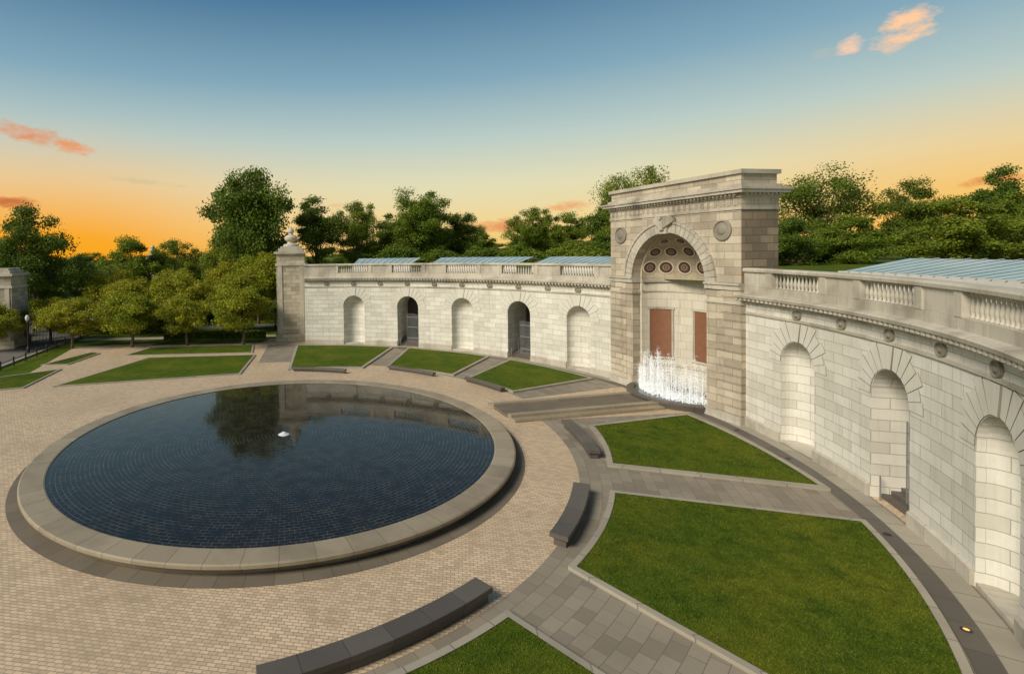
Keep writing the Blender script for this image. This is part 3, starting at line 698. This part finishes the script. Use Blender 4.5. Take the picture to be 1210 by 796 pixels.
for x,y,h,w,v in ((-33.7,60.6,5.8,6.4,'young2'),(-27,60.9,6.6,7.6,'young'),(-20.7,61.3,6.0,6.6,'young2'),(-14.1,60.7,7.1,7.8,'young'),(-38.5,64.5,6,6,'young'),(-42,59,5.5,5.5,'young2'),
    (-31,70,7.8,7.5,'young'),(-24,69,8.2,8,'young2'),(-17,71,8.4,8,'young'),(-11.5,76,11.3,8.5,'young2'),(-16,79,11,8.5,'young'),(-28,79,9,8,'young'),(-36,77,8.6,8,'young2'),(-21,85,9.5,8,'young2')):
    tree('honey_locust_tree',x,y,0,h,w,'leaf_yel',v)
for x,y,z,top,w,v,mt,nm in (
 (-18.4,88,0,26.4,16.5,'oak','leaf_dark','oak_tree'),(-24,94,0,17,11,'oak2','leaf_mid','oak_tree'),(-8.5,95,6,21.0,10,'tall','leaf_dark','tall_tree'),(-1.5,100,6,21,9.5,'oak2','leaf_mid','oak_tree'),
 (11,100,6,22.5,13,'oak','leaf_mid','oak_tree'),(5,106,6,17,9,'maple','leaf_dark','maple_tree'),(19,104,6,18,8.5,'maple','leaf_dark','maple_tree'),(25.5,120,6,16.6,9,'maple','leaf_mid','maple_tree'),(36.5,115,6,20.4,10.5,'oak2','leaf_mid','oak_tree'),
 (43.7,112,6,19,9,'maple','leaf_mid','maple_tree'),(45,98,6,21.4,8.5,'tall','leaf_dark','tall_tree'),(52,108,6,17,10,'maple','leaf_mid','maple_tree'),(39,75,6,22.6,11,'feather','leaf_mid','elm_tree'),
 (64.5,75,6,21.6,15,'feather','leaf_dark','elm_tree'),(48,60,6,13.8,6.5,'maple','leaf_dark','maple_tree'),(56.8,62,6,14.4,7.5,'maple','leaf_mid','maple_tree'),(72,70,6,19.0,8,'oak2','leaf_dark','oak_tree'),(67.8,60,6,16.2,9.5,'maple','leaf_mid','maple_tree'),
 (84.7,70,6,20.8,7,'tall','leaf_dark','pine_tree'),(76.5,62,6,17,8.5,'oak2','leaf_mid','oak_tree'),(90,62,6,17.5,9,'maple','leaf_mid','maple_tree'),
 (-47,75,0,18.2,12.5,'oak2','leaf_dark','oak_tree'),(-41.8,95,0,15.0,11,'maple','leaf_mid','maple_tree'),(-35.5,100,0,14.4,11,'oak2','leaf_mid','oak_tree'),(-60,110,0,11.5,10,'maple','leaf_dark','maple_tree'),(-64,90,0,15.5,12,'oak','leaf_dark','oak_tree'),(-29,112,0,12.5,11,'maple','leaf_dark','maple_tree')):
    tree(nm,x,y,z,top-z,w,mt,v)
belt=empty('distant_trees')
for i in range(90):
    u=-1.0+2.8*i/89+rnd.uniform(-.02,.02); Y=rnd.uniform(125,190); X=u*Y
    zb=5.5 if X>-5 else 0
    hh=(rnd.choice([11.5,12.5,13.2,14.5,15.6]) if X>-5 else rnd.choice([8.5,9.5,10.5,12]))-zb
    if X>-5 and X>.75*Y: Y*=.75; X*=.75; hh-=1.6
    o=tree('t',X,Y,zb,hh,rnd.uniform(11,17),'leaf_dark' if i%2 else 'leaf_mid',('maple','oak2')[(i//2)%2]); o.parent=belt
    o.name='tree_clump'
for i in range(34):
    a=rad(-34+30*rnd.random()) if i<20 else rad(rnd.uniform(24,86)); r_=rnd.uniform(52,62) if i<20 else rnd.uniform(50,66)
    x,y,_=AC(a,r_+10,0); o=tree('t',x,y,7.2,rnd.uniform(3.0,4.6),rnd.uniform(6,9),('leaf_dark','leaf_mid')[i%2],'bush'); o.parent=belt; o.name='shrub_clump'
def hedge(p,q,w,h,n):
    p=np.array(p,float);q=np.array(q,float); rg=np.random.default_rng(int(n)); d=(q-p); L=np.linalg.norm(d); d/=L; nn=np.array([-d[1],d[0]])
    a=rg.random(n)*L; side=rg.integers(0,3,n); b_=(rg.random(n)-.5)*w; z=rg.random(n)*h
    b_=np.where(side==1,-w/2,b_); b_=np.where(side==2,w/2,b_); z=np.where(side==0,h,z); z=z+rg.normal(0,.04,n); b_=b_+rg.normal(0,.05,n)
    pos=np.stack([p[0]+d[0]*a+nn[0]*b_,p[1]+d[1]*a+nn[1]*b_,z],1)
    nr=rg.normal(size=(n,3)); nr/=np.linalg.norm(nr,axis=1)[:,None]; u=np.cross(nr,[.2,.3,.9]); u/=np.linalg.norm(u,axis=1)[:,None]; v=np.cross(nr,u); s_=.16
    V=np.stack([pos-u*s_*.6,pos+v*s_*.45,pos+u*s_*.6,pos-v*s_*.45],1)
    e=empty('hedge'); tri_mesh('leaves',V,4,rg.random(n),'leaf_dark',e)
    mb=MB(); seg(mb,p[:2],q[:2],w-.15,0,h-.08,'core'); mb.obj('branches',e)
hedge((-25,65.8),(-12.5,65.6),1.0,.9,8000); hedge((-40,72),(-27,72),1.5,1.2,7000); hedge((-46,70),(-70,74),1.5,2.0,7000); hedge((-34,84),(-12,84),1.5,1.6,7000)
# ---------------------------------------------------------------- world
w=bpy.data.worlds.new('World'); sc.world=w; w.use_nodes=True; nt=w.node_tree; nt.nodes.clear(); t=NT(nt)
o=t.n('ShaderNodeOutputWorld'); bg=t.n('ShaderNodeBackground'); link(t,bg.outputs[0],o.inputs[0])
tc=t.n('ShaderNodeTexCoord'); dirv=tc.outputs['Generated']; sp=t.n('ShaderNodeSeparateXYZ'); link(t,dirv,sp.inputs[0]); z=sp.outputs[2]
zz=t.math('MULTIPLY_ADD',z,.9,.1,clamp=True)
def zp(v): return v*.9+.1
sky=t.ramp(zz,[(0,S(120,100,60)),(zp(0),S(246,206,125)),(zp(.05),S(245,220,155)),(zp(.12),S(230,224,184)),(zp(.20),S(190,208,200)),(zp(.30),S(132,170,188)),(zp(.42),S(80,124,158)),(zp(.65),S(60,96,126)),(1,S(58,88,116))])
def glow(d,pw,zs,col,amt,base):
    d=Vector(d).normalized(); dt=t.n('ShaderNodeVectorMath',operation='DOT_PRODUCT'); link(t,dirv,dt.inputs[0]); dt.inputs[1].default_value=d
    g=t.math('POWER',t.math('MAXIMUM',dt.outputs['Value'],0.0),pw)
    f=t.math('SUBTRACT',1.0,t.math('DIVIDE',t.math('ABSOLUTE',z),zs),clamp=True)
    return t.mix(t.math('MULTIPLY',t.math('MULTIPLY',g,t.math('POWER',f,1.3)),amt,clamp=True),base,col)
sky=glow((-.53,.86,0),16,.24,S(255,170,22),1.25,sky)
sky=glow((.80,.62,.05),20,.22,S(255,188,62),1.1,sky)
sky=glow((.25,.97,0),12,.10,S(250,200,100),.6,sky)
ns=t.n('ShaderNodeTexSky',sky_type='NISHITA',sun_disc=False,sun_elevation=rad(36),sun_rotation=rad(238))
nsc=t.n('ShaderNodeVectorMath',operation='SCALE',inp={'Scale':.07}); link(t,ns.outputs[0],nsc.inputs[0])
sky=t.mix(.06,sky,nsc.outputs[0])
def pdir(x,y):
    f,x0,y0,p,roll=626.91,430.85,312.21,.0238,-.018
    u=(x-x0)/f; v=(y-y0)/f; u,v=u*math.cos(roll)+v*math.sin(roll),-u*math.sin(roll)+v*math.cos(roll)
    d=Vector((u,math.cos(p)-v*math.sin(p),-math.sin(p)-v*math.cos(p))).normalized(); return d
az=t.math('ARCTAN2',sp.outputs[0],sp.outputs[1])
mpc=t.n('ShaderNodeMapping',inp={'Scale':(16,16,38)}); link(t,dirv,mpc.inputs[0]); cn=t.noise(mpc.outputs[0],1.6,8,.68)
for x,y,wx,wy,rot,col,am in ((1072,33,44,21,-25,S(255,205,160),1),(1003,54,19,10,-15,S(245,205,175),1),(975,62,20,6,0,S(190,190,180),.4),(40,160,70,10,10,S(225,150,105),1),(85,174,30,8,15,S(235,155,105),1),(8,240,40,8,2,S(205,120,65),1),(585,267,64,9,-3,S(232,150,95),.9),(672,244,30,7,0,S(235,160,100),.9),(1168,214,46,7,-4,S(220,135,70),1),(400,243,22,4,0,S(235,165,110),.6),(180,216,50,4,5,S(190,185,150),.35)):
    d=pdir(x,y); a0=math.atan2(d.x,d.y); z0=d.z; k=1/(626*(1+((x-431)/627)**2))
    da=t.math('SUBTRACT',az,a0); dz=t.math('SUBTRACT',z,z0); c,s_=math.cos(rad(-rot)),math.sin(rad(-rot))
    ka=k; kz=k*(1+((x-431)/627)**2)**.5
    X=t.math('DIVIDE',t.math('ADD',t.math('MULTIPLY',da,c),t.math('MULTIPLY',dz,s_)),wx*ka); Y=t.math('DIVIDE',t.math('ADD',t.math('MULTIPLY',da,-s_),t.math('MULTIPLY',dz,c)),wy*kz)
    r2=t.math('ADD',t.math('MULTIPLY',X,X),t.math('MULTIPLY',Y,Y))
    dens=t.math('SUBTRACT',t.math('MULTIPLY_ADD',cn,4.2,-1.1),r2)
    sky=t.mix(t.math('MULTIPLY',t.math('MULTIPLY',dens,.9,clamp=True),am),sky,col)
link(t,sky,bg.inputs[0]); bg.inputs[1].default_value=1.0
# ---------------------------------------------------------------- sun, camera
sun=bpy.data.lights.new('sun','SUN'); sun.energy=4.5; sun.angle=rad(24); sun.color=(1,.91,.76)
so=bpy.data.objects.new('sun',sun); sc.collection.objects.link(so)
d=Vector((-.68,-.42,.60)).normalized(); so.rotation_euler=d.to_track_quat('Z','Y').to_euler(); so.location=(-40,-20,60)
cam=bpy.data.cameras.new('camera'); co=bpy.data.objects.new('camera',cam); sc.collection.objects.link(co)
cam.sensor_width=36; cam.sensor_fit='HORIZONTAL'; cam.lens=626.91/1210*36; cam.shift_x=(605-430.85)/1210; cam.shift_y=-(398-312.21)/1210
cam.clip_start=.1; cam.clip_end=4000
co.matrix_world=Matrix.Translation((0,0,10.5))@Matrix.Rotation(rad(90)-.0238,4,'X')@Matrix.Rotation(-.018,4,'Z')
sc.camera=co
sc.view_settings.view_transform='Standard'; sc.view_settings.look='None'; sc.view_settings.exposure=0
